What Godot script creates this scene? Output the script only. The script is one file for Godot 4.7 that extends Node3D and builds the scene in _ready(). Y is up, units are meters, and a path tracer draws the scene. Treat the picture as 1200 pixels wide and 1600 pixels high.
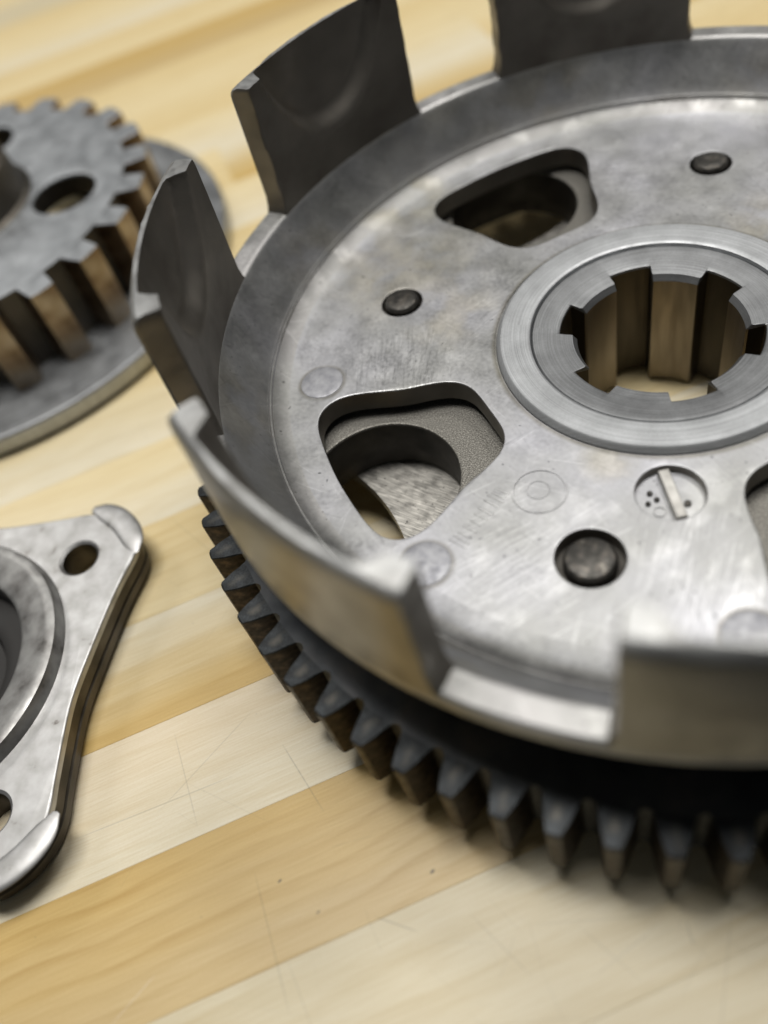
extends Node3D
# Close-up of a clutch basket on a pine workbench. Shapes are laid out in "units" (x right, y away, z up, origin at the basket's hub face);
# one unit is 17 mm. v() turns a unit point into Godot metres with the bench top at y = 0.
const S := 0.017
const TABLE := -1.22

var rng := RandomNumberGenerator.new()

func v(x: float, y: float, z: float) -> Vector3:
	return Vector3(x, z - TABLE, -y) * S

func pol(r: float, deg: float, z: float = 0.0) -> Vector3:
	var a := deg_to_rad(deg)
	return Vector3(r * cos(a), r * sin(a), z)

func p2(r: float, deg: float) -> Vector2:
	var a := deg_to_rad(deg)
	return Vector2(r * cos(a), r * sin(a))

# ---------------------------------------------------------------- mesh helpers
func tri(t: PackedVector3Array, a: Vector3, b: Vector3, c: Vector3) -> void:
	t.append(a); t.append(b); t.append(c)

func quad(t: PackedVector3Array, a: Vector3, b: Vector3, c: Vector3, d: Vector3) -> void:
	t.append(a); t.append(b); t.append(c)
	t.append(a); t.append(c); t.append(d)

# closed profile or open, counter-clockwise in (r, z): bottom outward, up, top inward
func lathe(t: PackedVector3Array, prof: Array, n: int, c := Vector2.ZERO, closed := false, d0 := 0.0, d1 := 360.0) -> void:
	var m := prof.size()
	for i in (m if closed else m - 1):
		var p: Vector2 = prof[i]
		var q: Vector2 = prof[(i + 1) % m]
		for j in n:
			var a := d0 + (d1 - d0) * j / n
			var b := d0 + (d1 - d0) * (j + 1) / n
			if j == n - 1 and d1 - d0 == 360.0:
				b = d0
			var o := Vector3(c.x, c.y, 0)
			quad(t, pol(p.x, a, p.y) + o, pol(p.x, b, p.y) + o, pol(q.x, b, q.y) + o, pol(q.x, a, q.y) + o)

func grown(o: PackedVector2Array, by: float) -> PackedVector2Array:
	var r := PackedVector2Array()
	var n := o.size()
	for i in n:
		var e := (o[(i + 1) % n] - o[i]).normalized()
		var f := (o[i] - o[(i + n - 1) % n]).normalized()
		var nrm := Vector2(e.y + f.y, -e.x - f.x).normalized()
		var k := maxf(0.5, nrm.dot(Vector2(e.y, -e.x)))
		r.append(o[i] + nrm * by / k)
	return r

func area2(o: PackedVector2Array) -> float:
	var s := 0.0
	for i in o.size():
		s += o[i].cross(o[(i + 1) % o.size()])
	return s

func positive(o: PackedVector2Array) -> PackedVector2Array:
	if area2(o) < 0.0:
		var r := o.duplicate()
		r.reverse()
		return r
	return o

func cap(t: PackedVector3Array, o: PackedVector2Array, z: float, up: bool) -> void:
	var ix := Geometry2D.triangulate_polygon(o)
	for i in range(0, ix.size(), 3):
		var a := o[ix[i]]
		var b := o[ix[i + 1]]
		var c := o[ix[i + 2]]
		var pos := (b - a).cross(c - a) > 0.0
		if pos != up:
			var w := b
			b = c
			c = w
		tri(t, Vector3(a.x, a.y, z), Vector3(b.x, b.y, z), Vector3(c.x, c.y, z))

func wall(t: PackedVector3Array, lo: PackedVector2Array, z0: float, hi: PackedVector2Array, z1: float) -> void:
	var n := lo.size()
	for i in n:
		var k := (i + 1) % n
		quad(t, Vector3(lo[i].x, lo[i].y, z0), Vector3(lo[k].x, lo[k].y, z0), Vector3(hi[k].x, hi[k].y, z1), Vector3(hi[i].x, hi[i].y, z1))

# a solid of one outline (counter-clockwise) with its upper edge rounded over by bev
func extrude(t: PackedVector3Array, o: PackedVector2Array, z0: float, z1: float, bev := 0.0) -> void:
	o = positive(o)
	if bev > 0.0:
		var a := grown(o, -bev * 0.3)
		var b := grown(o, -bev)
		wall(t, o, z0, o, z1 - bev)
		wall(t, o, z1 - bev, a, z1 - bev * 0.3)
		wall(t, a, z1 - bev * 0.3, b, z1)
		cap(t, b, z1, true)
	else:
		wall(t, o, z0, o, z1)
		cap(t, o, z1, true)
	cap(t, o, z0, false)

func circle(c: Vector2, r: float, n := 40) -> PackedVector2Array:
	var o := PackedVector2Array()
	for i in n:
		o.append(c + p2(r, 360.0 * i / n))
	return o

func sector(r0: float, r1: float, d0: float, d1: float) -> PackedVector2Array:
	var o := PackedVector2Array()
	var n := maxi(2, int((d1 - d0) / 2.0))
	for i in n + 1:
		o.append(p2(r1, d0 + (d1 - d0) * i / n))
	for i in n + 1:
		o.append(p2(r0, d1 + (d0 - d1) * i / n))
	return o

# an annular plate with holes; every hole is crossed by one of the cut angles, so that no face is left with a hole in it
# (the walls of the holes go to tw)
func plate(t: PackedVector3Array, tw: PackedVector3Array, r0: float, r1: float, z0: float, z1: float, holes: Array, cuts: Array, bev: float) -> void:
	for pass_ in 2:
		for i in cuts.size():
			var d0: float = cuts[i]
			var d1: float = cuts[(i + 1) % cuts.size()]
			if d1 <= d0:
				d1 += 360.0
			var pieces := [sector(r0, r1, d0, d1)]
			for h in holes:
				var hole: PackedVector2Array = grown(h, bev) if pass_ == 0 else h
				var next := []
				for pc in pieces:
					for q in Geometry2D.clip_polygons(pc, hole):
						next.append(q)
				pieces = next
			for pc in pieces:
				cap(t, pc, z1 if pass_ == 0 else z0, pass_ == 0)
	for h in holes:
		var a: PackedVector2Array = h.duplicate()
		var b := grown(h, bev)
		var m := grown(h, bev * 0.3)
		a.reverse(); b.reverse(); m.reverse()
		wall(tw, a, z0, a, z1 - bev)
		if bev > 0.0:
			wall(t, a, z1 - bev, m, z1 - bev * 0.3)
			wall(t, m, z1 - bev * 0.3, b, z1)

# capsule-like tube along a path, for beads and marks
func tube(t: PackedVector3Array, path: Array, r0: float, n := 10, squash := 1.0) -> void:
	var rings := []
	for i in path.size():
		var p: Vector3 = path[i]
		var r := r0 * sqrt(1.0 - 0.75 * pow(absf(2.0 * i / (path.size() - 1.0) - 1.0), 3.0))
		var d: Vector3 = (path[mini(i + 1, path.size() - 1)] - path[maxi(i - 1, 0)]).normalized()
		var sd := d.cross(Vector3(0, 0, 1)).normalized()
		var up := sd.cross(d)
		for e in ([0.0, 0.6, 1.0] if i == 0 else ([1.0, 0.6, 0.0] if i == path.size() - 1 else [1.0])):
			var ring := []
			var back: float = sqrt(1.0 - e * e) * r * (-1.0 if i == 0 else 1.0) if (i == 0 or i == path.size() - 1) else 0.0
			for j in n:
				var a := TAU * j / n
				ring.append(p + d * back + (sd * cos(a) + up * sin(a) * squash) * r * maxf(e, 0.02))
			rings.append(ring)
	for i in rings.size() - 1:
		for j in n:
			var k := (j + 1) % n
			quad(t, rings[i][j], rings[i + 1][j], rings[i + 1][k], rings[i][k])

# commits triangles (in units) as one named mesh; normals are smoothed over edges flatter than the given angle
func build(called: String, t: PackedVector3Array, mat: Material, parent: Node, smooth := 38.0, uv_scale := 0.0, flip := false) -> MeshInstance3D:
	var o := MeshInstance3D.new()
	o.name = called
	o.mesh = solid(t, mat, smooth, uv_scale, flip)
	parent.add_child(o, true)
	return o

# one mesh of several surfaces, each [triangles, material]
func build_many(called: String, surfaces: Array, parent: Node, smooth := 38.0) -> MeshInstance3D:
	var m: ArrayMesh
	for s in surfaces:
		m = solid(s[0], s[1], smooth, 0.0, false, Vector2.ZERO, m)
	var o := MeshInstance3D.new()
	o.name = called
	o.mesh = m
	parent.add_child(o, true)
	return o

func solid(t: PackedVector3Array, mat: Material, smooth := 38.0, uv_scale := 0.0, flip := false, frame := Vector2.ZERO, into: ArrayMesh = null) -> ArrayMesh:
	var n := t.size() / 3
	var fn := PackedVector3Array()
	fn.resize(n)
	var at := {}
	var keys := []
	keys.resize(t.size())
	for i in n:
		var c := (t[i * 3 + 1] - t[i * 3]).cross(t[i * 3 + 2] - t[i * 3])
		fn[i] = -c if flip else c
		for k in 3:
			var q := Vector3i((t[i * 3 + k] * 4000.0).round())
			keys[i * 3 + k] = q
			if at.has(q):
				at[q].append(i)
			else:
				at[q] = [i]
	var limit := cos(deg_to_rad(smooth))
	var vs := PackedVector3Array()
	var ns := PackedVector3Array()
	var us := PackedVector2Array()
	for i in n:
		if fn[i].length_squared() < 1e-16:
			continue
		var own := fn[i].normalized()
		for k in ([0, 1, 2] if flip else [0, 2, 1]):
			var sum := Vector3.ZERO
			for f in at[keys[i * 3 + k]]:
				if fn[f].normalized().dot(own) > limit:
					sum += fn[f]
			sum = sum.normalized()
			var p := t[i * 3 + k]
			vs.append(v(p.x, p.y, p.z))
			ns.append(Vector3(sum.x, sum.z, -sum.y))
			us.append((Vector2(p.x, p.y) - frame) * uv_scale + Vector2(0.5, 0.5))
	var arr := []
	arr.resize(Mesh.ARRAY_MAX)
	arr[Mesh.ARRAY_VERTEX] = vs
	arr[Mesh.ARRAY_NORMAL] = ns
	if uv_scale > 0.0:
		arr[Mesh.ARRAY_TEX_UV] = us
	var m := into if into else ArrayMesh.new()
	m.add_surface_from_arrays(Mesh.PRIMITIVE_TRIANGLES, arr)
	m.surface_set_material(m.get_surface_count() - 1, mat)
	return m

# ---------------------------------------------------------------- things
func thing(called: String, label: String, category: String, group := "") -> Node3D:
	var o := Node3D.new()
	o.name = called
	o.set_meta("label", label)
	o.set_meta("category", category)
	if group != "":
		o.set_meta("group", group)
	add_child(o, true)
	return o

# ---------------------------------------------------------------- textures
func noise(seed_: int, freq: float, oct := 3, kind := FastNoiseLite.TYPE_SIMPLEX_SMOOTH) -> FastNoiseLite:
	var n := FastNoiseLite.new()
	n.seed = seed_
	n.frequency = freq
	n.noise_type = kind
	n.fractal_octaves = oct
	return n

func noise_tex(seed_: int, freq: float, size := 512, lo := 0.0, hi := 1.0, oct := 3) -> NoiseTexture2D:
	var t := NoiseTexture2D.new()
	t.width = size
	t.height = size
	t.seamless = true
	t.noise = noise(seed_, freq, oct)
	var g := Gradient.new()
	g.set_color(0, Color(lo, lo, lo))
	g.set_color(1, Color(hi, hi, hi))
	t.color_ramp = g
	return t

func ramp_tex(seed_: int, freq: float, stops: Array, size := 512, oct := 4) -> NoiseTexture2D:
	var t := NoiseTexture2D.new()
	t.width = size
	t.height = size
	t.seamless = true
	t.noise = noise(seed_, freq, oct)
	var g := Gradient.new()
	var at := PackedFloat32Array()
	var cs := PackedColorArray()
	for s in stops:
		at.append(s[0])
		cs.append(s[1])
	g.offsets = at
	g.colors = cs
	t.color_ramp = g
	return t

# metal whose textures lie on it in object space; reach = how many units one texture spans
func metal(name_: String, albedo: Texture2D, rough: Texture2D, metallic: float, reach: float, bump: Texture2D = null, bump_cm := 0.0) -> StandardMaterial3D:
	var m := StandardMaterial3D.new()
	m.resource_name = name_
	m.albedo_texture = albedo
	m.roughness = 1.0
	m.roughness_texture = rough
	m.metallic = metallic
	m.uv1_triplanar = true
	m.uv1_triplanar_sharpness = 4.0
	m.uv1_scale = Vector3.ONE / (reach * S)
	if bump:
		m.heightmap_enabled = true
		m.heightmap_texture = bump
		m.heightmap_scale = bump_cm
	return m

func line(px: PackedFloat32Array, w: int, h: int, a: Vector2, b: Vector2, amount: float, width := 1.0) -> void:
	var n := int(a.distance_to(b) * 1.5) + 1
	for i in n + 1:
		var k := float(i) / n
		var p := a.lerp(b, k)
		var fade := amount * minf(1.0, 4.0 * minf(k, 1.0 - k) + 0.25)
		var x := int(p.x)
		var y := int(p.y)
		var e := int(ceil(width))
		for yy in range(y - e, y + e + 1):
			for xx in range(x - e, x + e + 1):
				if xx < 0 or yy < 0 or xx >= w or yy >= h:
					continue
				var d := Vector2(xx + 0.5, yy + 0.5).distance_to(p)
				var c := clampf(width * 0.5 + 0.5 - d, 0.0, 1.0)
				var q := yy * w + xx
				if absf(fade * c) > absf(px[q]):
					px[q] = fade * c

func field(n: FastNoiseLite, w: int, h: int) -> PackedByteArray:
	return n.get_image(w, h, false, false, true).get_data()

# the basket's floor: 7.6 units across, seen from above; returns [albedo, roughness]
func floor_textures() -> Array:
	var w := 1024
	var span := 7.6
	var k := w / span
	var big := field(noise(11, 0.006, 3), w, w)
	var mid := field(noise(12, 0.022, 4), w, w)
	var fine := field(noise(13, 0.16, 3), w, w)
	var blot := field(noise(14, 0.013, 4), w, w)
	var speck := field(noise(15, 0.11, 2), w, w)
	var scr := PackedFloat32Array()
	scr.resize(w * w)
	rng.seed = 77
	for i in 1900:
		var c := Vector2(rng.randf() * w, rng.randf() * w)
		var a := rng.randf_range(-0.5, 0.5) + (0.6 if rng.randf() < 0.7 else 2.1)
		var l := rng.randf_range(6, 60) * (2.0 if rng.randf() < 0.1 else 1.0)
		line(scr, w, w, c, c + Vector2(cos(a), sin(a)) * l, rng.randf_range(-0.08, 0.12), rng.randf_range(0.4, 1.0))
	# brushed patches: bundles of short parallel marks, [centre, direction of the marks in degrees, size]
	for b in [[Vector2(-0.49, 2.12), 12.0, 0.30], [Vector2(-2.15, -0.42), 100.0, 0.34], [Vector2(-1.9, -0.5), 96.0, 0.3], [Vector2(-0.9, -2.3), 40.0, 0.5], [Vector2(-1.3, 0.3), 50.0, 0.4], [Vector2(0.3, -2.4), 80.0, 0.5]]:
		for i in 190:
			var c: Vector2 = (b[0] + Vector2(rng.randfn(), rng.randfn()) * b[2] * 0.5)
			var a := deg_to_rad(b[1] + rng.randf_range(-6, 6))
			var q := Vector2((c.x / span + 0.5) * w, (-c.y / span + 0.5) * w)
			line(scr, w, w, q, q + Vector2(cos(a), -sin(a)) * rng.randf_range(10, 38), rng.randf_range(0.02, 0.15) if rng.randf() < 0.75 else -0.08, 0.7)
	var al := PackedByteArray()
	al.resize(w * w * 3)
	var ro := PackedByteArray()
	ro.resize(w * w)
	var brown := [Vector3(-2.3, 0.85, 0.9), Vector3(-1.3, 1.6, 0.7), Vector3(-1.7, 0.2, 0.5), Vector3(0.9, 1.2, 0.6), Vector3(-2.6, 1.9, 0.8), Vector3(-0.3, -1.35, 0.25)]
	var pads := []
	for kk in 2:
		for sg in [-22.4, 22.4]:
			pads.append(p2(2.745, KIDNEY + 90.0 * kk + sg))
		pads.append(p2(2.215, PIN + 90.0 * kk) * 1.0)
	for j in w:
		for i in w:
			var q := j * w + i
			var x := (float(i) / w - 0.5) * span
			var y := (0.5 - float(j) / w) * span
			var r := sqrt(x * x + y * y)
			var b1 := big[q] / 255.0 - 0.5
			var m1 := mid[q] / 255.0 - 0.5
			var f1 := fine[q] / 255.0 - 0.5
			var s1 := blot[q] / 255.0
			var st := 0.0
			for bb in brown:
				st = maxf(st, 1.0 - Vector2(x - bb.x, y - bb.y).length() / bb.z)
			st = clampf(st * 1.6, 0.0, 1.0) * clampf((s1 - 0.30) * 3.0, 0.0, 1.0)
			var tone := 0.668 + b1 * 0.10 + m1 * 0.06 + f1 * 0.06 + scr[q]
			var pol_ := clampf((s1 - 0.55) * 5.0, 0.0, 1.0)
			tone += pol_ * 0.06
			var dark := clampf((speck[q] / 255.0 - 0.80) * 8.0, 0.0, 1.0) * clampf((mid[q] / 255.0 - 0.52) * 6.0, 0.0, 1.0)
			tone -= dark * 0.30
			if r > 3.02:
				tone -= 0.19 * clampf((r - 3.02) * 7.0, 0, 1) * (1.0 - clampf((r - 3.43) * 40.0, 0, 1))  # raw casting tone of the wall, with its darker reflection painted in
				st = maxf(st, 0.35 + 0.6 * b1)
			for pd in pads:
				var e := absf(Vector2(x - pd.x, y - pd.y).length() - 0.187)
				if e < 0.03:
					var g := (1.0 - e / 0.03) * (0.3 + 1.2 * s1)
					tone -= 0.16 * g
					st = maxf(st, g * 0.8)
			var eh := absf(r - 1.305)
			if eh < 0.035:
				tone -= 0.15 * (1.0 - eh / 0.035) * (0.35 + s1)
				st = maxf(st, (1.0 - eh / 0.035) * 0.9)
			var cr := tone - 0.004 - st * 0.03
			var cg := tone - st * 0.042
			var cb := tone + 0.008 + b1 * 0.03 - st * 0.075
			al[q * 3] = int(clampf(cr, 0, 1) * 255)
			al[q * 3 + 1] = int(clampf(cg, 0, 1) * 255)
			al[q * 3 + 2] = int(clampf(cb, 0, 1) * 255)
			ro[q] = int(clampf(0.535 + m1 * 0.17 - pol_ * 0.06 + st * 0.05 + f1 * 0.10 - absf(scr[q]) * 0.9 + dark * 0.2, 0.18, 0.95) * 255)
	return [ImageTexture.create_from_image(Image.create_from_data(w, w, false, Image.FORMAT_RGB8, al)), ImageTexture.create_from_image(Image.create_from_data(w, w, false, Image.FORMAT_L8, ro))]

# one pine stave, 2048 x 192 for 12.4 x 1.045 units; u along the grain
func pine(seed_: int, near: Color, far: Color, rings: float, contrast: float) -> ImageTexture:
	var w := 2048
	var h := 192
	var wave := field(noise(seed_, 0.0016, 3), w, 8)
	var n2 := noise(seed_ + 1, 0.011, 3)
	var n3 := noise(seed_ + 2, 0.05, 2)
	var n4 := field(noise(seed_ + 3, 0.25, 2), w, h)
	rng.seed = seed_
	var al := PackedByteArray()
	al.resize(w * h * 3)
	var off := rng.randf()
	for j in h:
		var vv := float(j) / h
		for i in w:
			var bend := (wave[i] / 255.0 - 0.5) * 0.30
			var a := n2.get_noise_2d(i * 0.14, j * 1.7)
			var fib := n3.get_noise_2d(i * 0.22, j * 7.0)
			var ph := (vv + bend * 0.5) * rings + a * 0.30 + off
			var saw := ph - floorf(ph)
			var late := pow(saw, 2.5) * (1.0 - smoothstep(0.82, 1.0, saw)) * 1.25
			var t := clampf(vv * 1.25 - 0.12 + bend * 0.3 + a * 0.22, 0.0, 1.0)
			var c := near.lerp(far, t)
			var k := 1.0 - contrast * 0.75 * late * (0.35 + 1.3 * absf(a)) + fib * 0.045 + (n4[j * w + i] / 255.0 - 0.5) * 0.03
			var q := (j * w + i) * 3
			al[q] = int(clampf(c.r * (1.0 - (1.0 - k) * 0.7), 0, 1) * 255)
			al[q + 1] = int(clampf(c.g * k, 0, 1) * 255)
			al[q + 2] = int(clampf(c.b * (1.0 - (1.0 - k) * 1.7), 0, 1) * 255)
	return ImageTexture.create_from_image(Image.create_from_data(w, h, false, Image.FORMAT_RGB8, al))

# scratches, pencil-like marks and specks on the bench: 12 x 12 units from (-8, -6.4)
func bench_marks() -> ImageTexture:
	var w := 2048
	var k := w / 12.0
	var px := PackedFloat32Array()
	px.resize(w * w)
	rng.seed = 5
	var put := func(p: Vector2) -> Vector2: return Vector2((p.x + 8.0) * k, (5.6 - p.y) * k)
	for s in [[-2.62, -3.30, -2.16, -3.75, .5], [-3.55, -3.33, -3.10, -4.0, .34], [-2.95, -3.05, -3.45, -3.95, .3], [-4.05, -4.25, -2.95, -3.60, .42], [-1.62, -4.38, -1.32, -4.42, .6], [-2.55, -4.25, -2.05, -5.05, .42], [-2.15, -4.75, -1.8, -5.2, .25], [-3.05, -5.0, -3.25, -5.35, -.5], [-4.4, -1.25, -3.6, -1.75, .3], [-3.3, -3.7, -2.5, -3.9, .14], [-1.0, -4.25, -.55, -4.55, .3], [-.3, -4.2, .1, -4.45, .28], [.62, -3.95, .55, -4.7, .3], [.2, -4.1, -.2, -4.5, .25], [-.9, -4.9, -.2, -4.7, .2], [.35, -4.05, .4, -4.2, .5], [-.6, -4.25, .2, -4.05, .22]]:
		line(px, w, w, put.call(Vector2(s[0], s[1])), put.call(Vector2(s[2], s[3])), s[4], 0.9)
	for i in 240:
		var c := Vector2(rng.randf_range(-7.8, 3.8), rng.randf_range(-6.2, 5.4))
		var a := rng.randf() * TAU
		var l := rng.randf_range(0.05, 0.5) * (2.2 if rng.randf() < 0.12 else 1.0)
		var m := c + Vector2(cos(a), sin(a)) * l * 0.5
		var e := m + Vector2(cos(a + rng.randf_range(-.25, .25)), sin(a)) * l * 0.5
		var f := rng.randf_range(0.05, 0.22)
		line(px, w, w, put.call(c), put.call(m), f, 0.8)
		line(px, w, w, put.call(m), put.call(e), f, 0.8)
	for i in 90:
		var c := Vector2(rng.randf_range(-1.4, 1.6), rng.randf_range(-5.2, -3.9))
		var a := rng.randf() * TAU
		line(px, w, w, put.call(c), put.call(c + Vector2(cos(a), sin(a)) * rng.randf_range(0.05, 0.55)), rng.randf_range(-0.16, 0.2), 0.8)
	for i in 200:
		var c := Vector2(rng.randf_range(-7.8, 3.8), rng.randf_range(-6.2, 5.4))
		line(px, w, w, put.call(c), put.call(c + Vector2(0.01, 0.005)), rng.randf_range(0.1, 0.4), rng.randf_range(0.6, 1.5))
	for s in [[-2.36, -4.28, 1.8], [-1.30, -4.04, 2.6], [-2.03, -4.43, 1.2]]:
		line(px, w, w, put.call(Vector2(s[0], s[1])), put.call(Vector2(s[0] + 0.015, s[1] + 0.02)), 1.6, s[2])
	var smudge := field(noise(91, 0.004, 4), w / 4, w / 4)
	var al := PackedByteArray()
	al.resize(w * w * 4)
	for q in w * w:
		var g := px[q]
		var a := minf(absf(g), 0.92)
		if g >= 0.0:
			al[q * 4] = 62; al[q * 4 + 1] = 54; al[q * 4 + 2] = 46
		else:
			al[q * 4] = 250; al[q * 4 + 1] = 246; al[q * 4 + 2] = 235
		al[q * 4 + 3] = int(a * 255)
	var im := Image.create_from_data(w, w, false, Image.FORMAT_RGBA8, al)
	return ImageTexture.create_from_image(im)

# dark steel tooth seen from above, with a worn spot in its middle
func tooth_texture(seed_: int) -> ImageTexture:
	var w := 96
	var a := field(noise(seed_, 0.03, 3), w, w)
	var b := field(noise(seed_ + 5, 0.2, 3), w, w)
	var al := PackedByteArray()
	al.resize(w * w * 3)
	for j in w:
		for i in w:
			var q := j * w + i
			var d := Vector2((i / float(w) - 0.52) / 0.16, (j / float(w) - 0.5) / 0.10).length() + (a[q] / 255.0 - 0.5) * 1.4
			var worn := clampf(1.15 - d, 0.0, 1.0) * 0.55
			var t := 0.225 + (a[q] / 255.0 - 0.5) * 0.10 + (b[q] / 255.0 - 0.5) * 0.08
			al[q * 3] = int(clampf(lerpf(t * 0.96, 0.46, worn), 0, 1) * 255)
			al[q * 3 + 1] = int(clampf(lerpf(t * 1.01, 0.44, worn), 0, 1) * 255)
			al[q * 3 + 2] = int(clampf(lerpf(t * 1.05, 0.405, worn), 0, 1) * 255)
	return ImageTexture.create_from_image(Image.create_from_data(w, w, false, Image.FORMAT_RGB8, al))

# steel ground in one direction, with dark pits
func ground_texture() -> ImageTexture:
	var w := 512
	var n := noise(41, 0.05, 3)
	var pit := field(noise(42, 0.05, 4), w, w)
	var al := PackedByteArray()
	al.resize(w * w * 3)
	for j in w:
		for i in w:
			var x := i * 0.94 + j * 0.34
			var y := j * 0.94 - i * 0.34
			var t := 0.70 + n.get_noise_2d(x * 0.25, y * 7.0) * 0.34
			var d := clampf((pit[j * w + i] / 255.0 - 0.80) * 9.0, 0.0, 1.0)
			t = clampf(t - d * 0.5, 0.05, 1.0)
			var q := (j * w + i) * 3
			al[q] = int(t * 255); al[q + 1] = int(t * 252); al[q + 2] = int(t * 244)
	return ImageTexture.create_from_image(Image.create_from_data(w, w, false, Image.FORMAT_RGB8, al))

# turned rings about the middle of a part: 6.6 units across
func turned_texture(base: float, seed_: int) -> ImageTexture:
	var w := 768
	var n := noise(seed_, 0.09, 4)
	var b := field(noise(seed_ + 1, 0.008, 4), w, w)
	var f := field(noise(seed_ + 2, 0.12, 2), w, w)
	var al := PackedByteArray()
	al.resize(w * w * 3)
	for j in w:
		for i in w:
			var d := Vector2(i - w * 0.5, j - w * 0.5)
			var t := base + n.get_noise_2d(d.length() * 3.0, d.angle() * 5.0) * 0.09 + (b[j * w + i] / 255.0 - 0.5) * 0.09 + (f[j * w + i] / 255.0 - 0.5) * 0.04
			var q := (j * w + i) * 3
			al[q] = int(clampf(t * 0.985, 0, 1) * 255); al[q + 1] = int(clampf(t, 0, 1) * 255); al[q + 2] = int(clampf(t * 1.015, 0, 1) * 255)
	return ImageTexture.create_from_image(Image.create_from_data(w, w, false, Image.FORMAT_RGB8, al))

# ---------------------------------------------------------------- lights
func lamp(x: float, y: float, z: float, wide: float, deep: float, energy: float, label: String) -> void:
	var o := thing("ceiling_lamp", label, "lamp", "ceiling lamps over the workbench")
	o.position = Vector3(x, z, -y)
	var housing := MeshInstance3D.new()
	housing.name = "housing"
	var bx := BoxMesh.new()
	bx.size = Vector3(wide + 0.03, 0.03, deep + 0.03)
	housing.mesh = bx
	housing.position.y = 0.018
	var hm := StandardMaterial3D.new()
	hm.albedo_color = Color(0.85, 0.85, 0.85)
	housing.material_override = hm
	o.add_child(housing, true)
	var face := MeshInstance3D.new()
	face.name = "diffuser"
	var fx := BoxMesh.new()
	fx.size = Vector3(wide, 0.004, deep)
	face.mesh = fx
	var fm := StandardMaterial3D.new()
	fm.albedo_color = Color(0.9, 0.9, 0.9)
	fm.emission_enabled = true
	fm.emission = Color(1.0, 0.985, 0.96)
	fm.emission_energy_multiplier = 1.0
	face.material_override = fm
	o.add_child(face, true)
	var l := AreaLight3D.new()
	l.name = "lamp_light"
	l.area_size = Vector2(wide, deep)
	l.area_normalize_energy = true
	l.light_energy = energy
	l.light_color = Color(1.0, 0.985, 0.962)
	l.shadow_enabled = true
	l.area_range = 6.0
	l.area_attenuation = 2.0
	l.rotation_degrees = Vector3(-90, 0, 0)
	l.position.y = -0.006
	o.add_child(l, true)

# ================================================================ the scene
func _ready() -> void:
	# camera: solved from the photograph's circles
	var cam := Camera3D.new()
	cam.name = "camera"
	var right := Vector3(0.95637, 0.21153, -0.20351)
	var down := Vector3(0.05303, -0.80543, -0.59032)
	right = right.normalized()
	var fwd := right.cross(down).normalized()
	down = fwd.cross(right).normalized()
	var gd := func(a: Vector3) -> Vector3: return Vector3(a.x, a.z, -a.y)
	cam.transform = Transform3D(Basis(gd.call(right), -gd.call(down), -gd.call(fwd)), v(0, -5.454, 5.001))
	var lens := CameraAttributesPhysical.new()
	lens.frustum_focal_length = 20.646
	lens.frustum_near = 0.005
	lens.frustum_far = 30.0
	lens.frustum_focus_distance = 0.117
	lens.exposure_aperture = 5.8
	cam.attributes = lens
	add_child(cam)
	cam.current = true

	var we := WorldEnvironment.new()
	we.name = "environment"
	var env := Environment.new()
	env.background_mode = Environment.BG_COLOR
	env.background_color = Color(0.26, 0.265, 0.265)
	env.tonemap_mode = Environment.TONE_MAPPER_LINEAR
	env.tonemap_exposure = 1.0
	env.sdfgi_enabled = true
	env.ssao_enabled = true
	env.ssil_enabled = true
	we.environment = env
	add_child(we)

	lamp(-0.13, 0.14, 1.3, 0.70, 0.26, 1.30, "long white ceiling lamp straight above the clutch basket")
	lamp(0.34, 0.66, 1.3, 0.40, 0.26, 0.55, "short white ceiling lamp beyond the right side of the clutch basket")
	lamp(-1.60, 0.75, 1.3, 0.6, 0.6, 0.75, "square white ceiling lamp beyond the clutch centre")

	make_bench()
	make_basket()
	make_clutch_centre()
	make_lifter_plate()

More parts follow.
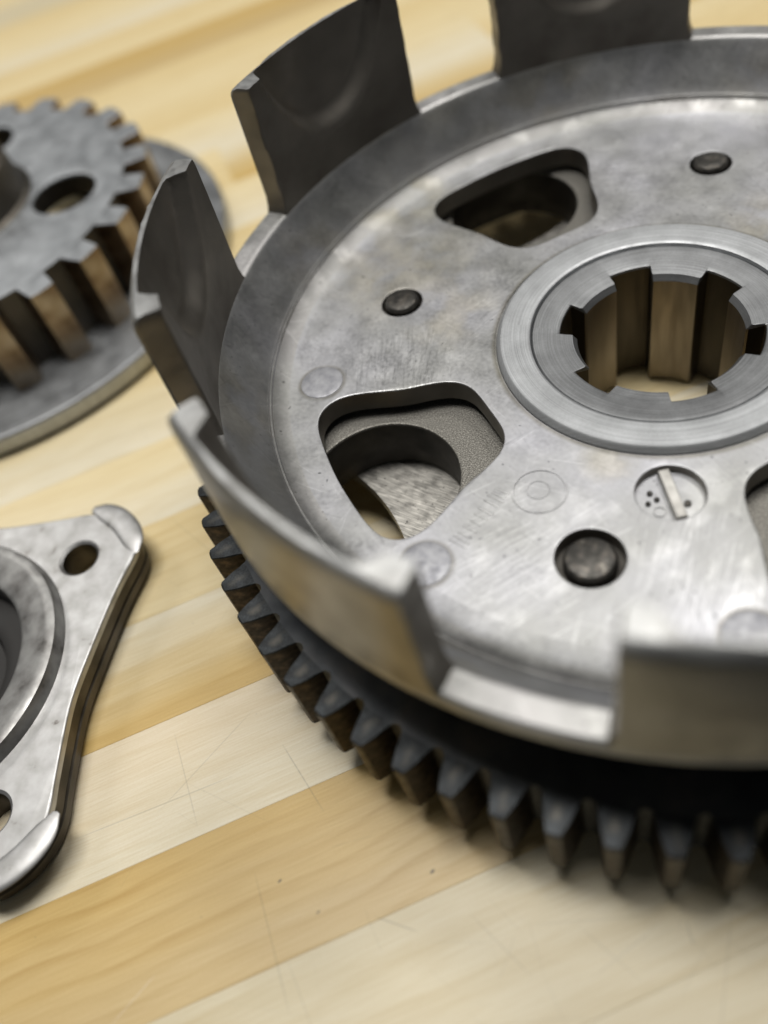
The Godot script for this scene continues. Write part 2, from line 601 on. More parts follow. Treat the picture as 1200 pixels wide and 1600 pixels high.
# ---------------------------------------------------------------- workbench
func make_bench() -> void:
	var bench := Node3D.new()
	bench.name = "workbench_top"
	bench.set_meta("label", "pale pine workbench top glued up from cream and golden staves")
	bench.set_meta("kind", "structure")
	add_child(bench, true)
	var cream := Color(0.885, 0.848, 0.748)
	var blush := Color(0.875, 0.82, 0.71)
	var ashen_shaded := Color(0.815, 0.772, 0.655)  # greyer front staves, with the phone's shadow put into their colour
	var tan_ := Color(0.865, 0.785, 0.595)
	var gold := Color(0.795, 0.68, 0.435)
	var pale := Color(0.89, 0.825, 0.66)
	var honey := Color(0.79, 0.70, 0.515)
	var marks := bench_marks()
	var bump := noise_tex(55, 0.05, 512, 0.3, 0.7, 4)
	var looks := []
	for a in [[301, ashen_shaded, ashen_shaded, 3.0, 0.10], [302, honey, gold, 7.0, 0.14], [303, cream, blush, 3.0, 0.06], [304, gold, cream, 4.0, 0.12], [305, pale, tan_, 5.0, 0.10], [306, cream, pale, 3.0, 0.07], [307, tan_, pale, 6.0, 0.10]]:
		var m := StandardMaterial3D.new()
		m.resource_name = "pine"
		m.albedo_texture = pine(a[0], a[1], a[2], a[3], a[4])
		m.roughness = 0.42
		m.metallic_specular = 0.45
		m.detail_enabled = true
		m.detail_blend_mode = BaseMaterial3D.BLEND_MODE_MIX
		m.detail_albedo = marks
		m.detail_uv_layer = BaseMaterial3D.DETAIL_UV_2
		m.heightmap_enabled = true
		m.heightmap_texture = bump
		m.heightmap_scale = 0.0035
		looks.append(m)
	# staves run 32.6 degrees to the picture's x axis; the first edge in view lies 2.84 units before the hub
	var yaw := deg_to_rad(32.6)
	var along := Vector2(cos(yaw), sin(yaw))
	var across := Vector2(-sin(yaw), cos(yaw))
	var order := [6, 0, 0, 1, 2, 3, 4, 5, 6, 2, 4, 5, 6, 5, 6, 4, 2, 6, 5, 4, 6, 4, 2, 6, 4, 5, 4, 5, 6, 2]
	rng.seed = 9
	for i in range(1, order.size()):
		var o0 := -2.84 + 1.045 * (i - 3) + 0.0
		if i == 1: o0 = -4.42  # unseen front edge, placed to darken what the front finger reflects
		elif i == 3: o0 = -2.84
		elif i == 4: o0 = -1.78
		elif i == 5: o0 = -0.75
		var o1 := -2.84 + 1.045 * (i - 2)
		if i == 2: o1 = -2.84
		elif i == 3: o1 = -1.78
		elif i == 4: o1 = -0.75
		# each row is one or two staves long, butted end to end
		var ends := [-24.0, 30.0]
		if i > 6:
			ends = [-24.0, rng.randf_range(-14, 4), rng.randf_range(8, 20), 34.0]
		for e in ends.size() - 1:
			var idx: int = order[i] if e == 0 else order[(i * 7 + e * 11) % order.size()]
			var lift := rng.randf_range(-0.001, 0.0)
			if i == 3: lift = 0.0
			stave(bench, looks[idx], along, across, ends[e], ends[e + 1], o0, o1, lift, rng.randf(), rng.randf() < 0.0)

func stave(parent: Node, mat: Material, along: Vector2, across: Vector2, a0: float, a1: float, o0: float, o1: float, lift: float, shift: float, turned: bool) -> void:
	var b := 0.0025
	var g := 0.0003
	var zt := TABLE + lift
	var rows := [[o0 + g, TABLE - 0.9], [o0 + g, zt - b], [o0 + g + b, zt], [o1 - g - b, zt], [o1 - g, zt - b], [o1 - g, TABLE - 0.9]]
	var vs := PackedVector3Array()
	var ns := PackedVector3Array()
	var u1 := PackedVector2Array()
	var u2 := PackedVector2Array()
	a0 += 0.001
	a1 -= 0.001
	var add := func(a: float, o: float, z: float, n: Vector3) -> void:
		var p := along * a + across * o
		vs.append(v(p.x, p.y, z))
		ns.append(n)
		u1.append(Vector2(a / 12.4 + shift, clampf((o - o0) / (o1 - o0), 0.01, 0.99)))
		u2.append(Vector2((p.x + 8.0) / 12.0, (5.6 - p.y) / 12.0))
	for k in rows.size():
		var r: Array = rows[k]
		var s: Array = rows[(k + 1) % rows.size()]
		var d := Vector2(s[0] - r[0], s[1] - r[1]).normalized()
		var n2 := across * -d.y
		var n := Vector3(n2.x, d.x, -n2.y)
		if k == rows.size() - 1:
			n = Vector3(0, -1, 0)
		for q in [[a0, r], [a0, s], [a1, s], [a0, r], [a1, s], [a1, r]]:
			add.call(q[0], q[1][0], q[1][1], n)
	for en in [a0, a1]:
		var n2 := along * (-1.0 if en == a0 else 1.0)
		var n := Vector3(n2.x, 0, -n2.y)
		for k in range(1, rows.size() - 1):
			for q in ([rows[0], rows[k], rows[k + 1]] if en == a1 else [rows[0], rows[k + 1], rows[k]]):
				add.call(en, q[0], q[1], n)
	var arr := []
	arr.resize(Mesh.ARRAY_MAX)
	arr[Mesh.ARRAY_VERTEX] = vs
	arr[Mesh.ARRAY_NORMAL] = ns
	arr[Mesh.ARRAY_TEX_UV] = u1
	arr[Mesh.ARRAY_TEX_UV2] = u2
	var m := ArrayMesh.new()
	m.add_surface_from_arrays(Mesh.PRIMITIVE_TRIANGLES, arr)
	m.surface_set_material(0, mat)
	var o := MeshInstance3D.new()
	o.name = "plank"
	o.mesh = m
	parent.add_child(o, true)

# ---------------------------------------------------------------- clutch basket
const KIDNEY := -144.5
const PIN := -99.4

func kidney(center: float) -> PackedVector2Array:
	var half := [Vector2(0, 2.80), Vector2(5, 2.80), Vector2(9, 2.805), Vector2(12, 2.805), Vector2(14.4, 2.78), Vector2(16.3, 2.715), Vector2(17.5, 2.61), Vector2(17.8, 2.48), Vector2(17.3, 2.32), Vector2(16.5, 2.16), Vector2(16.0, 2.02), Vector2(15.9, 1.88), Vector2(15.2, 1.73), Vector2(13.3, 1.62), Vector2(10.0, 1.55), Vector2(5.5, 1.52), Vector2(0, 1.512)]
	var pts := []
	for p in half:
		pts.append(p2(p.y, center + p.x))
	for i in range(half.size() - 2, 0, -1):
		pts.append(p2(half[i].y, center - half[i].x))
	# round the outline with a closed cubic through the points
	var o := PackedVector2Array()
	var n := pts.size()
	for i in n:
		for s in 3:
			var a: Vector2 = pts[i]
			o.append(a.cubic_interpolate(pts[(i + 1) % n], pts[(i + n - 1) % n], pts[(i + 2) % n], s / 3.0))
	return positive(o)

func make_basket() -> void:
	var basket := thing("clutch_basket", "large grey aluminium clutch basket with upright fingers and a dark toothed gear ring", "clutch basket")
	var tex := floor_textures()
	var grain := noise_tex(21, 0.12, 512, 0.3, 0.7, 4)
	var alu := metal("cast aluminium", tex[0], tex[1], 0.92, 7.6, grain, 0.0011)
	alu.uv1_offset = Vector3(0.5, 0.5, 0.5)
	var side := metal("aluminium side", ramp_tex(31, 0.008, [[0.0, Color(0.44, 0.43, 0.415)], [0.45, Color(0.48, 0.475, 0.46)], [1.0, Color(0.54, 0.535, 0.53)]], 512, 5), noise_tex(32, 0.02, 512, 0.27, 0.36, 5), 0.92, 2.4, grain, 0.0008)
	var raw := metal("dark casting skin", ramp_tex(33, 0.008, [[0.0, Color(0.41, 0.39, 0.365)], [0.5, Color(0.49, 0.475, 0.45)], [0.8, Color(0.53, 0.51, 0.48)], [1.0, Color(0.58, 0.56, 0.53)]], 512, 5), noise_tex(34, 0.02, 512, 0.38, 0.55, 5), 0.85, 3.4, grain, 0.0008)  # darker metal for inner finger faces and opening walls
	var steel := metal("bush steel", turned_texture(0.54, 61), noise_tex(62, 0.03, 512, 0.46, 0.60, 4), 0.95, 2.6)
	steel.uv1_offset = Vector3(0.5, 0.5, 0.5)
	var dark := metal("dark steel", ramp_tex(71, 0.01, [[0.0, Color(0.20, 0.21, 0.225)], [0.5, Color(0.265, 0.275, 0.285)], [0.8, Color(0.31, 0.31, 0.315)], [1.0, Color(0.40, 0.375, 0.35)]], 512, 5), noise_tex(72, 0.03, 512, 0.34, 0.60, 4), 0.8, 3.0, grain, 0.0006)
	var pin_m := metal("pin steel", ramp_tex(73, 0.03, [[0.0, Color(0.20, 0.20, 0.19)], [0.5, Color(0.30, 0.295, 0.285)], [0.75, Color(0.36, 0.345, 0.325)], [1.0, Color(0.48, 0.475, 0.455)]], 256, 4), noise_tex(74, 0.04, 256, 0.35, 0.6, 4), 0.85, 0.8)
	var sand := metal("sintered web", ramp_tex(75, 0.18, [[0.2, Color(0.40, 0.39, 0.37)], [0.5, Color(0.48, 0.475, 0.455)], [0.85, Color(0.62, 0.61, 0.585)]], 512, 2), noise_tex(76, 0.1, 512, 0.45, 0.7, 3), 0.85, 1.5, noise_tex(77, 0.18, 512, 0.0, 1.0, 2), 0.004)
	var ground := metal("ground steel", ground_texture(), noise_tex(78, 0.05, 256, 0.32, 0.5, 3), 0.95, 1.7)

	var wall_metal := metal("dark hole wall", ramp_tex(37, 0.01, [[0.0, Color(0.18, 0.175, 0.165)], [0.5, Color(0.27, 0.26, 0.245)], [1.0, Color(0.37, 0.36, 0.34)]], 256, 5), noise_tex(34, 0.02, 512, 0.46, 0.62, 5), 0.7, 1.4)  # darker metal on rivet wells and web holes
	# shell: floor with four openings, sloping wall, flat rim
	var holes := []
	var cuts := [-144.5, -99.4, -85.5, -54.5, -9.4, 35.5, 80.6, 125.5, 170.6]
	for k in 4:
		holes.append(kidney(KIDNEY + 90.0 * k))
		holes.append(circle(p2(2.215, PIN + 90.0 * k), 0.235 if k == 0 else 0.182, 40))
	holes.append(circle(Vector2(0.126, -1.61), 0.235, 44))
	var t := PackedVector3Array()
	var cut_walls := PackedVector3Array()
	plate(t, cut_walls, 1.30, 2.86, -0.19, 0.0, holes, cuts, 0.012)
	var prof := [Vector2(1.30, -0.19), Vector2(1.30, -0.19), Vector2(2.86, -0.19), Vector2(3.12, -0.17), Vector2(3.25, -0.08), Vector2(3.60, 0.30), Vector2(3.665, 0.37), Vector2(3.675, 0.41), Vector2(3.675, 0.47), Vector2(3.665, 0.495), Vector2(3.64, 0.512), Vector2(3.49, 0.515), Vector2(3.463, 0.508), Vector2(3.445, 0.49), Vector2(3.42, 0.45), Vector2(3.34, 0.32), Vector2(3.28, 0.232), Vector2(3.235, 0.168), Vector2(3.19, 0.115), Vector2(3.172, 0.104), Vector2(3.166, 0.090), Vector2(3.152, 0.088), Vector2(3.146, 0.072), Vector2(3.10, 0.047), Vector2(3.04, 0.022), Vector2(2.96, 0.006), Vector2(2.86, 0.0)]
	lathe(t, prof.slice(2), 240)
	lathe(t, [Vector2(1.30, 0.0), Vector2(1.298, -0.012), Vector2(1.286, -0.012), Vector2(1.284, -0.19), Vector2(1.30, -0.19)], 144)
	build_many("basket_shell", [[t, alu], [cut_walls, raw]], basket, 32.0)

	# fingers
	var tip_m := metal("brighter finger tip", ramp_tex(39, 0.015, [[0.0, Color(0.56, 0.56, 0.555)], [0.5, Color(0.66, 0.665, 0.665)], [1.0, Color(0.74, 0.745, 0.745)]], 256, 5), noise_tex(36, 0.05, 256, 0.40, 0.60, 4), 0.92, 1.3)  # tips brighter than the finger sides
	for k in 8:
		var f := PackedVector3Array()
		var fi := PackedVector3Array()
		var ft := PackedVector3Array()
		finger(f, fi, ft, -166.9 + 45.0 * k, k)
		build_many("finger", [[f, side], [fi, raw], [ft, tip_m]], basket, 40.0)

	var pad_m := metal("casting pad", ramp_tex(35, 0.03, [[0.0, Color(0.56, 0.565, 0.59)], [0.5, Color(0.64, 0.645, 0.665)], [1.0, Color(0.71, 0.715, 0.73)]], 256, 5), noise_tex(36, 0.05, 256, 0.5, 0.72, 4), 0.9, 0.9, grain, 0.001)
	# round casting pads beside the openings
	for k in 4:
		for s in [-22.4, 22.4]:
			var c := p2(2.745, KIDNEY + 90.0 * k + s)
			var q := PackedVector3Array()
			lathe(q, [Vector2(0.180, -0.05), Vector2(0.178, 0.004), Vector2(0.170, 0.009), Vector2(0.12, 0.0115), Vector2(0.06, 0.0125), Vector2(0.0005, 0.013)], 40, c)
			if k > 1:
				for e in q.size():
					q[e].z *= 0.45
			build("casting_pad", q, pad_m if k < 2 else alu, basket, 30.0)

	# rivet pins in their wells
	for k in 4:
		var c := p2(2.215, PIN + 90.0 * k)
		var q := PackedVector3Array()
		var pr := 0.182 if k == 0 else 0.152
		var up := 0.0 if k == 0 else 0.035
		lathe(q, [Vector2(pr, -0.036 + up), Vector2(pr - 0.012, -0.012 + up), Vector2(pr - 0.03, up), Vector2(0.06, 0.006 + up), Vector2(0.0005, 0.008 + up)], 40, c)
		var qs := PackedVector3Array()
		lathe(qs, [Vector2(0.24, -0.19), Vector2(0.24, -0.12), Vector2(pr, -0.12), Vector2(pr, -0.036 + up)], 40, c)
		build_many("rivet_pin", [[q, pin_m], [qs, wall_metal]], basket, 50.0)

	# date dial: sunk disc with a slanted bar and dots
	var dc := Vector2(0.126, -1.61)
	var dial := PackedVector3Array()
	lathe(dial, [Vector2(0.25, -0.14), Vector2(0.25, -0.075), Vector2(0.0005, -0.07)], 44, dc)
	var dial_o := build("date_dial", dial, alu, basket, 30.0)
	var bd := (Vector2(0.205, -1.795) - Vector2(0.075, -1.42)).normalized()
	var bn := Vector2(-bd.y, bd.x)
	var bar := PackedVector3Array()
	var bc := dc + Vector2(0.015, 0.0)
	extrude(bar, PackedVector2Array([bc - bd * 0.21 - bn * 0.038, bc + bd * 0.21 - bn * 0.038, bc + bd * 0.21 + bn * 0.038, bc - bd * 0.21 + bn * 0.038]), -0.08, -0.006, 0.008)
	var bar_m := metal("bright bar", ramp_tex(38, 0.03, [[0.0, Color(0.68, 0.675, 0.66)], [1.0, Color(0.82, 0.815, 0.80)]], 128, 3), noise_tex(36, 0.05, 256, 0.5, 0.72, 4), 0.85, 0.9)
	build("dial_bar", bar, bar_m, dial_o, 20.0)
	for d in [[-0.008, -1.585, 0.021], [0.040, -1.635, 0.020], [-0.015, -1.675, 0.019], [0.243, -1.655, 0.026]]:
		var q := PackedVector3Array()
		lathe(q, [Vector2(d[2], -0.078), Vector2(d[2] * 0.95, -0.056), Vector2(d[2] * 0.6, -0.050), Vector2(0.0005, -0.049)], 14, Vector2(d[0], d[1]))
		build("dial_dot", q, pin_m, dial_o, 50.0)
	var ringlet := PackedVector3Array()
	lathe(ringlet, [Vector2(0.036, -0.075), Vector2(0.044, -0.075), Vector2(0.042, -0.063), Vector2(0.038, -0.063)], 20, Vector2(0.064, -1.735), true)
	build("dial_circle", ringlet, alu, dial_o, 30.0)

	# faint ring mark and worn cast lettering beside the opening
	var rm := PackedVector3Array()
	lathe(rm, [Vector2(0.178, -0.004), Vector2(0.200, -0.004), Vector2(0.196, 0.007), Vector2(0.182, 0.007)], 48, Vector2(-0.755, -1.655), true)
	lathe(rm, [Vector2(0.072, -0.004), Vector2(0.086, -0.004), Vector2(0.083, 0.005), Vector2(0.075, 0.005)], 30, Vector2(-0.765, -1.645), true)
	build("ring_mark", rm, alu, basket, 30.0)
	var la := Vector2(-1.275, -2.17)
	var lb := Vector2(-0.985, -1.60)
	var ld := (lb - la).normalized()
	var ln := Vector2(-ld.y, ld.x)
	rng.seed = 31
	var x := 0.03
	while x < la.distance_to(lb) - 0.03:
		var wd := rng.randf_range(0.014, 0.026)
		var hh := rng.randf_range(0.045, 0.075)
		var c := la + ld * x
		var q := PackedVector3Array()
		extrude(q, PackedVector2Array([c - ln * hh - ld * wd * 0.5, c + ld * wd * 0.5 - ln * hh, c + ln * hh + ld * wd * 0.5, c + ln * hh - ld * wd * 0.5]), -0.01, 0.006, 0.004)
		build("cast_letter_stroke", q, alu, basket, 30.0)
		x += wd + rng.randf_range(0.018, 0.05)

	# turned face round the bush
	var tf := PackedVector3Array()
	lathe(tf, [Vector2(1.283, -0.15), Vector2(1.283, 0.004), Vector2(1.262, 0.040), Vector2(1.245, 0.050), Vector2(1.04, 0.050), Vector2(1.012, 0.036), Vector2(1.002, 0.0), Vector2(1.002, -0.15)], 144)
	var turned := metal("turned face", turned_texture(0.69, 65), noise_tex(66, 0.03, 512, 0.50, 0.64, 4), 0.93, 2.6)
	turned.uv1_offset = Vector3(0.5, 0.5, 0.5)
	build("turned_face", tf, turned, basket, 30.0)

	# splined bush
	var b := PackedVector3Array()
	var bore := PackedVector3Array()
	var roots := PackedVector3Array()
	bush(b, bore, roots)
	var bore_m := metal("browned spline steel", ramp_tex(63, 0.012, [[0.0, Color(0.42, 0.385, 0.335)], [0.5, Color(0.52, 0.485, 0.43)], [1.0, Color(0.60, 0.565, 0.515)]], 512, 5), noise_tex(64, 0.03, 512, 0.34, 0.55, 4), 0.85, 1.6)
	bore_m.uv1_scale.y *= 0.14
	var root_m := metal("dark spline root", ramp_tex(67, 0.012, [[0.0, Color(0.22, 0.20, 0.17)], [0.5, Color(0.30, 0.28, 0.245)], [1.0, Color(0.38, 0.355, 0.315)]], 256, 5), noise_tex(64, 0.03, 512, 0.34, 0.55, 4), 0.85, 1.6)  # roots darker than the crests
	root_m.uv1_scale.y *= 0.14
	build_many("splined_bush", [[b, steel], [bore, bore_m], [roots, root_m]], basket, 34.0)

	# gear: ring, teeth, web behind the openings, backing plate
	var gear_top := -0.33
	var gear_bot := -0.95
	var g := PackedVector3Array()
	var outer := PackedVector2Array()
	var pitch := 5.0
	var phase := -126.45
	var rr := 3.70
	for i in 72:
		var c := phase + pitch * i
		outer.append(p2(rr + 0.012, c - 1.80))
		outer.append(p2(rr + 0.012, c + 1.80))
		outer.append(p2(rr - 0.006, c + 2.05))
		outer.append(p2(rr - 0.015, c + 2.5))
		outer.append(p2(rr - 0.006, c + 2.95))
	var n := outer.size()
	var inner := PackedVector2Array()
	for i in n:
		inner.append(outer[i].normalized() * 3.3)
	for i in n:
		var k := (i + 1) % n
		var at := func(o: PackedVector2Array, q: int, zz: float) -> Vector3: return Vector3(o[q].x, o[q].y, zz)
		quad(g, at.call(outer, i, gear_top), at.call(outer, k, gear_top), at.call(inner, k, gear_top), at.call(inner, i, gear_top))
		quad(g, at.call(inner, i, gear_bot), at.call(inner, k, gear_bot), at.call(outer, k, gear_bot), at.call(outer, i, gear_bot))
		quad(g, at.call(outer, i, gear_bot), at.call(outer, k, gear_bot), at.call(outer, k, gear_top), at.call(outer, i, gear_top))
		quad(g, at.call(inner, k, gear_bot), at.call(inner, i, gear_bot), at.call(inner, i, gear_top), at.call(inner, k, gear_top))
	var ring := build("gear_ring", g, dark, basket, 30.0)
	var looks := []
	for i in 4:
		var m := StandardMaterial3D.new()
		m.resource_name = "tooth steel"
		m.albedo_texture = tooth_texture(200 + i * 13)
		m.roughness = 0.52
		m.metallic = 0.8
		looks.append(m)
	# one tooth along +x, shared by all
	var tt := PackedVector3Array()
	var h := deg_to_rad(1.80)
	var base := (rr + 0.012) * cos(h)
	var bw := (rr + 0.012) * sin(h)
	var to := PackedVector2Array([Vector2(base, -bw), Vector2(3.76, -0.106), Vector2(3.84, -0.086), Vector2(3.90, -0.063), Vector2(3.94, -0.047), Vector2(3.95, -0.030), Vector2(3.952, 0.0), Vector2(3.95, 0.030), Vector2(3.94, 0.047), Vector2(3.90, 0.063), Vector2(3.84, 0.086), Vector2(3.76, 0.106), Vector2(base, bw)])
	var tf2 := PackedVector3Array()
	wall(tf2, to, gear_bot, to, gear_top - 0.010)
	var tin := PackedVector2Array()
	for p in to:
		tin.append(Vector2(minf(p.x, 3.938), p.y * 0.93) if p.x > base + 0.001 else p)
	wall(tt, to, gear_top - 0.010, tin, gear_top)
	cap(tt, tin, gear_top, true)
	cap(tf2, to, gear_bot, false)
	var flank := metal("browned tooth flank", ramp_tex(79, 0.04, [[0.0, Color(0.08, 0.075, 0.07)], [0.4, Color(0.18, 0.155, 0.135)], [0.65, Color(0.25, 0.215, 0.185)], [0.85, Color(0.34, 0.285, 0.22)], [1.0, Color(0.24, 0.225, 0.21)]], 256, 5), noise_tex(72, 0.03, 512, 0.34, 0.60, 4), 0.75, 1.1)  # bench wood's brown reflection painted into the flank colour
	var tooth_meshes := []
	for m in looks:
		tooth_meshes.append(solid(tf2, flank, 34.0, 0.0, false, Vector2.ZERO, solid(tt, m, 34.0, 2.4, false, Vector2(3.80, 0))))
	rng.seed = 3
	for i in 72:
		var o := MeshInstance3D.new()
		o.name = "tooth"
		o.mesh = tooth_meshes[rng.randi() % 4]
		o.rotation.y = deg_to_rad(phase + pitch * i)
		ring.add_child(o, true)
	var wh := []
	for k in 4:
		wh.append(circle(p2(2.475, KIDNEY + 90.0 * k), 0.61, 56))
	for k in 4:
		wh.append(circle(p2(2.215, PIN + 90.0 * k), 0.176, 30))
	var wt := PackedVector3Array()
	var ww := PackedVector3Array()
	plate(wt, ww, 1.06, 3.29, -0.74, -0.262, wh, [-144.5, -99.4, -54.5, -9.4, 35.5, 80.6, 125.5, 170.6], 0.02)
	lathe(wt, [Vector2(3.29, -0.74), Vector2(3.29, -0.262)], 160)
	lathe(wt, [Vector2(1.06, -0.262), Vector2(1.06, -0.74)], 96)
	build_many("gear_web", [[wt, sand], [ww, wall_metal]], basket, 30.0)
	var bp := PackedVector3Array()
	for k in 8:
		var sec := [sector(1.08, 3.1, KIDNEY + 45.0 * k, KIDNEY + 45.0 * (k + 1))]
		for s in 4:
			var nx := []
			for pc in sec:
				for q in Geometry2D.clip_polygons(pc, circle(p2(4.23, KIDNEY + 90.0 * s), 1.755, 120)):
					nx.append(q)
			sec = nx
		for pc in sec:
			extrude(bp, pc, -0.86, -0.752)
	build("backing_plate", bp, ground, basket, 30.0)

func finger(t: PackedVector3Array, tin: PackedVector3Array, tip: PackedVector3Array, center: float, k: int) -> void:
	var hw := 14.85
	var cols := 44
	var ztop := 1.665 if k != 2 else 1.60
	var lean := 0.068 if k == 1 else 0.0  # one finger stands a little lower at its far end
	if k == 1:
		center -= 0.5
	var levels := [[0.44, 0.0], [0.56, 0.0], [0.64, 0.0]]
	for i in 28:
		levels.append([0.70 + 0.03 * i, 0.0])
	levels = levels.filter(func(l): return l[0] < ztop - 0.11)
	levels.append_array([[ztop - 0.105, 0.0], [ztop - 0.065, 0.004], [ztop - 0.04, 0.014], [ztop - 0.02, 0.030], [ztop - 0.007, 0.052], [ztop, 0.075]])
	rng.seed = 400 + k
	var nick := noise(500 + k, 0.35, 2)
	var loops := []
	for l in levels:
		var z: float = l[0]
		var ins: float = l[1]
		var inner := []
		var outer := []
		# a foot fillet widens the finger where it leaves the rim
		var foot := 1.1 * pow(clampf((0.62 - z) / 0.12, 0.0, 1.0), 2.0)
		var h := hw + foot - rad_to_deg(ins * 0.25 / 3.5)
		for i in cols + 1:
			var u := -1.0 + 2.0 * i / cols
			var d := u * h
			# scoop: a U-shaped hollow worn into the inner face
			var vv := (z - 0.84) / (ztop - 0.84)
			var s := clampf(vv - pow(absf(u) / 0.80, 2.4) * 0.95 + 0.02, 0.0, 1.0)
			var depth := 0.125 * smoothstep(0.0, 0.26, s) + 0.058 * smoothstep(0.0, 1.0, s)
			var ri := 3.452 + depth + nick.get_noise_2d(d * 2.0, z * 10.0) * (0.0015 + 0.007 * smoothstep(ztop - 0.08, ztop, z))
			var ro := 3.672 - ins
			if i == 0 or i == cols:
				d += signf(u) * 0.28 * clampf(nick.get_noise_2d(40.0 + signf(u) * 9.0, z * 9.0), -0.9, 0.05) * smoothstep(0.6, 0.75, z)
				ri += 0.016
				ro -= 0.03
			elif i == 1 or i == cols - 1:
				d = signf(u) * (h - 0.22)
				ro -= 0.006
			var zz := z - lean * (u + 1.0) * clampf((z - 0.6) / (ztop - 0.6), 0.0, 1.0)
			inner.append(pol(ri, center + d, zz))
			outer.append(pol(ro, center + d, zz))
		loops.append([inner, outer])
	for l in loops.size() - 1:
		var a: Array = loops[l]
		var b: Array = loops[l + 1]
		for i in cols:
			quad(tip if l >= loops.size() - 5 else t, a[1][i], a[1][i + 1], b[1][i + 1], b[1][i])
			quad(tin, a[0][i + 1], a[0][i], b[0][i], b[0][i + 1])
		quad(tin, a[0][0], a[1][0], b[1][0], b[0][0])
		quad(tin, a[1][cols], a[0][cols], b[0][cols], b[1][cols])
	var top: Array = loops[loops.size() - 1]
	var bot: Array = loops[0]
	for i in cols:
		quad(tip, top[1][i], top[1][i + 1], top[0][i + 1], top[0][i])
		quad(t, bot[0][i], bot[0][i + 1], bot[1][i + 1], bot[1][i])

func bush(t: PackedVector3Array, bore: PackedVector3Array, root: PackedVector3Array) -> void:
	# bore outline as (degrees, radius): six crests, six roots
	var pts := []
	for k in 6:
		var c := -99.3 + 60.0 * k
		for i in 9:
			pts.append(Vector2(c - 16.0 + 4.0 * i, 0.638))
		pts.append(Vector2(c + 16.6, 0.655))
		pts.append(Vector2(c + 17.0, 0.76))
		for i in 7:
			pts.append(Vector2(c + 17.6 + 24.8 * i / 6.0, 0.775))
		pts.append(Vector2(c + 43.0, 0.76))
		pts.append(Vector2(c + 43.4, 0.655))
	var n := pts.size()
	for i in n:
		var p: Vector2 = pts[i]
		var q: Vector2 = pts[(i + 1) % n]
		if q.x < p.x:
			q.x += 360.0
		var rings := func(s: Vector2) -> Array:
			var crest := s.y < 0.70
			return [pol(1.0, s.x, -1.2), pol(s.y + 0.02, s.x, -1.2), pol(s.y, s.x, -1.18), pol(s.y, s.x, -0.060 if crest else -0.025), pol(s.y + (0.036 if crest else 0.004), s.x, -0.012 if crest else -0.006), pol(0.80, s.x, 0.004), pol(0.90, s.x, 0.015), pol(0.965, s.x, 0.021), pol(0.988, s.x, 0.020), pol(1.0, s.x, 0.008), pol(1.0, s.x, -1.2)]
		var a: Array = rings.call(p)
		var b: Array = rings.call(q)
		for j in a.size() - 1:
			quad((bore if p.y < 0.70 and q.y < 0.70 else root) if j == 2 else t, a[j], a[j + 1], b[j + 1], b[j])

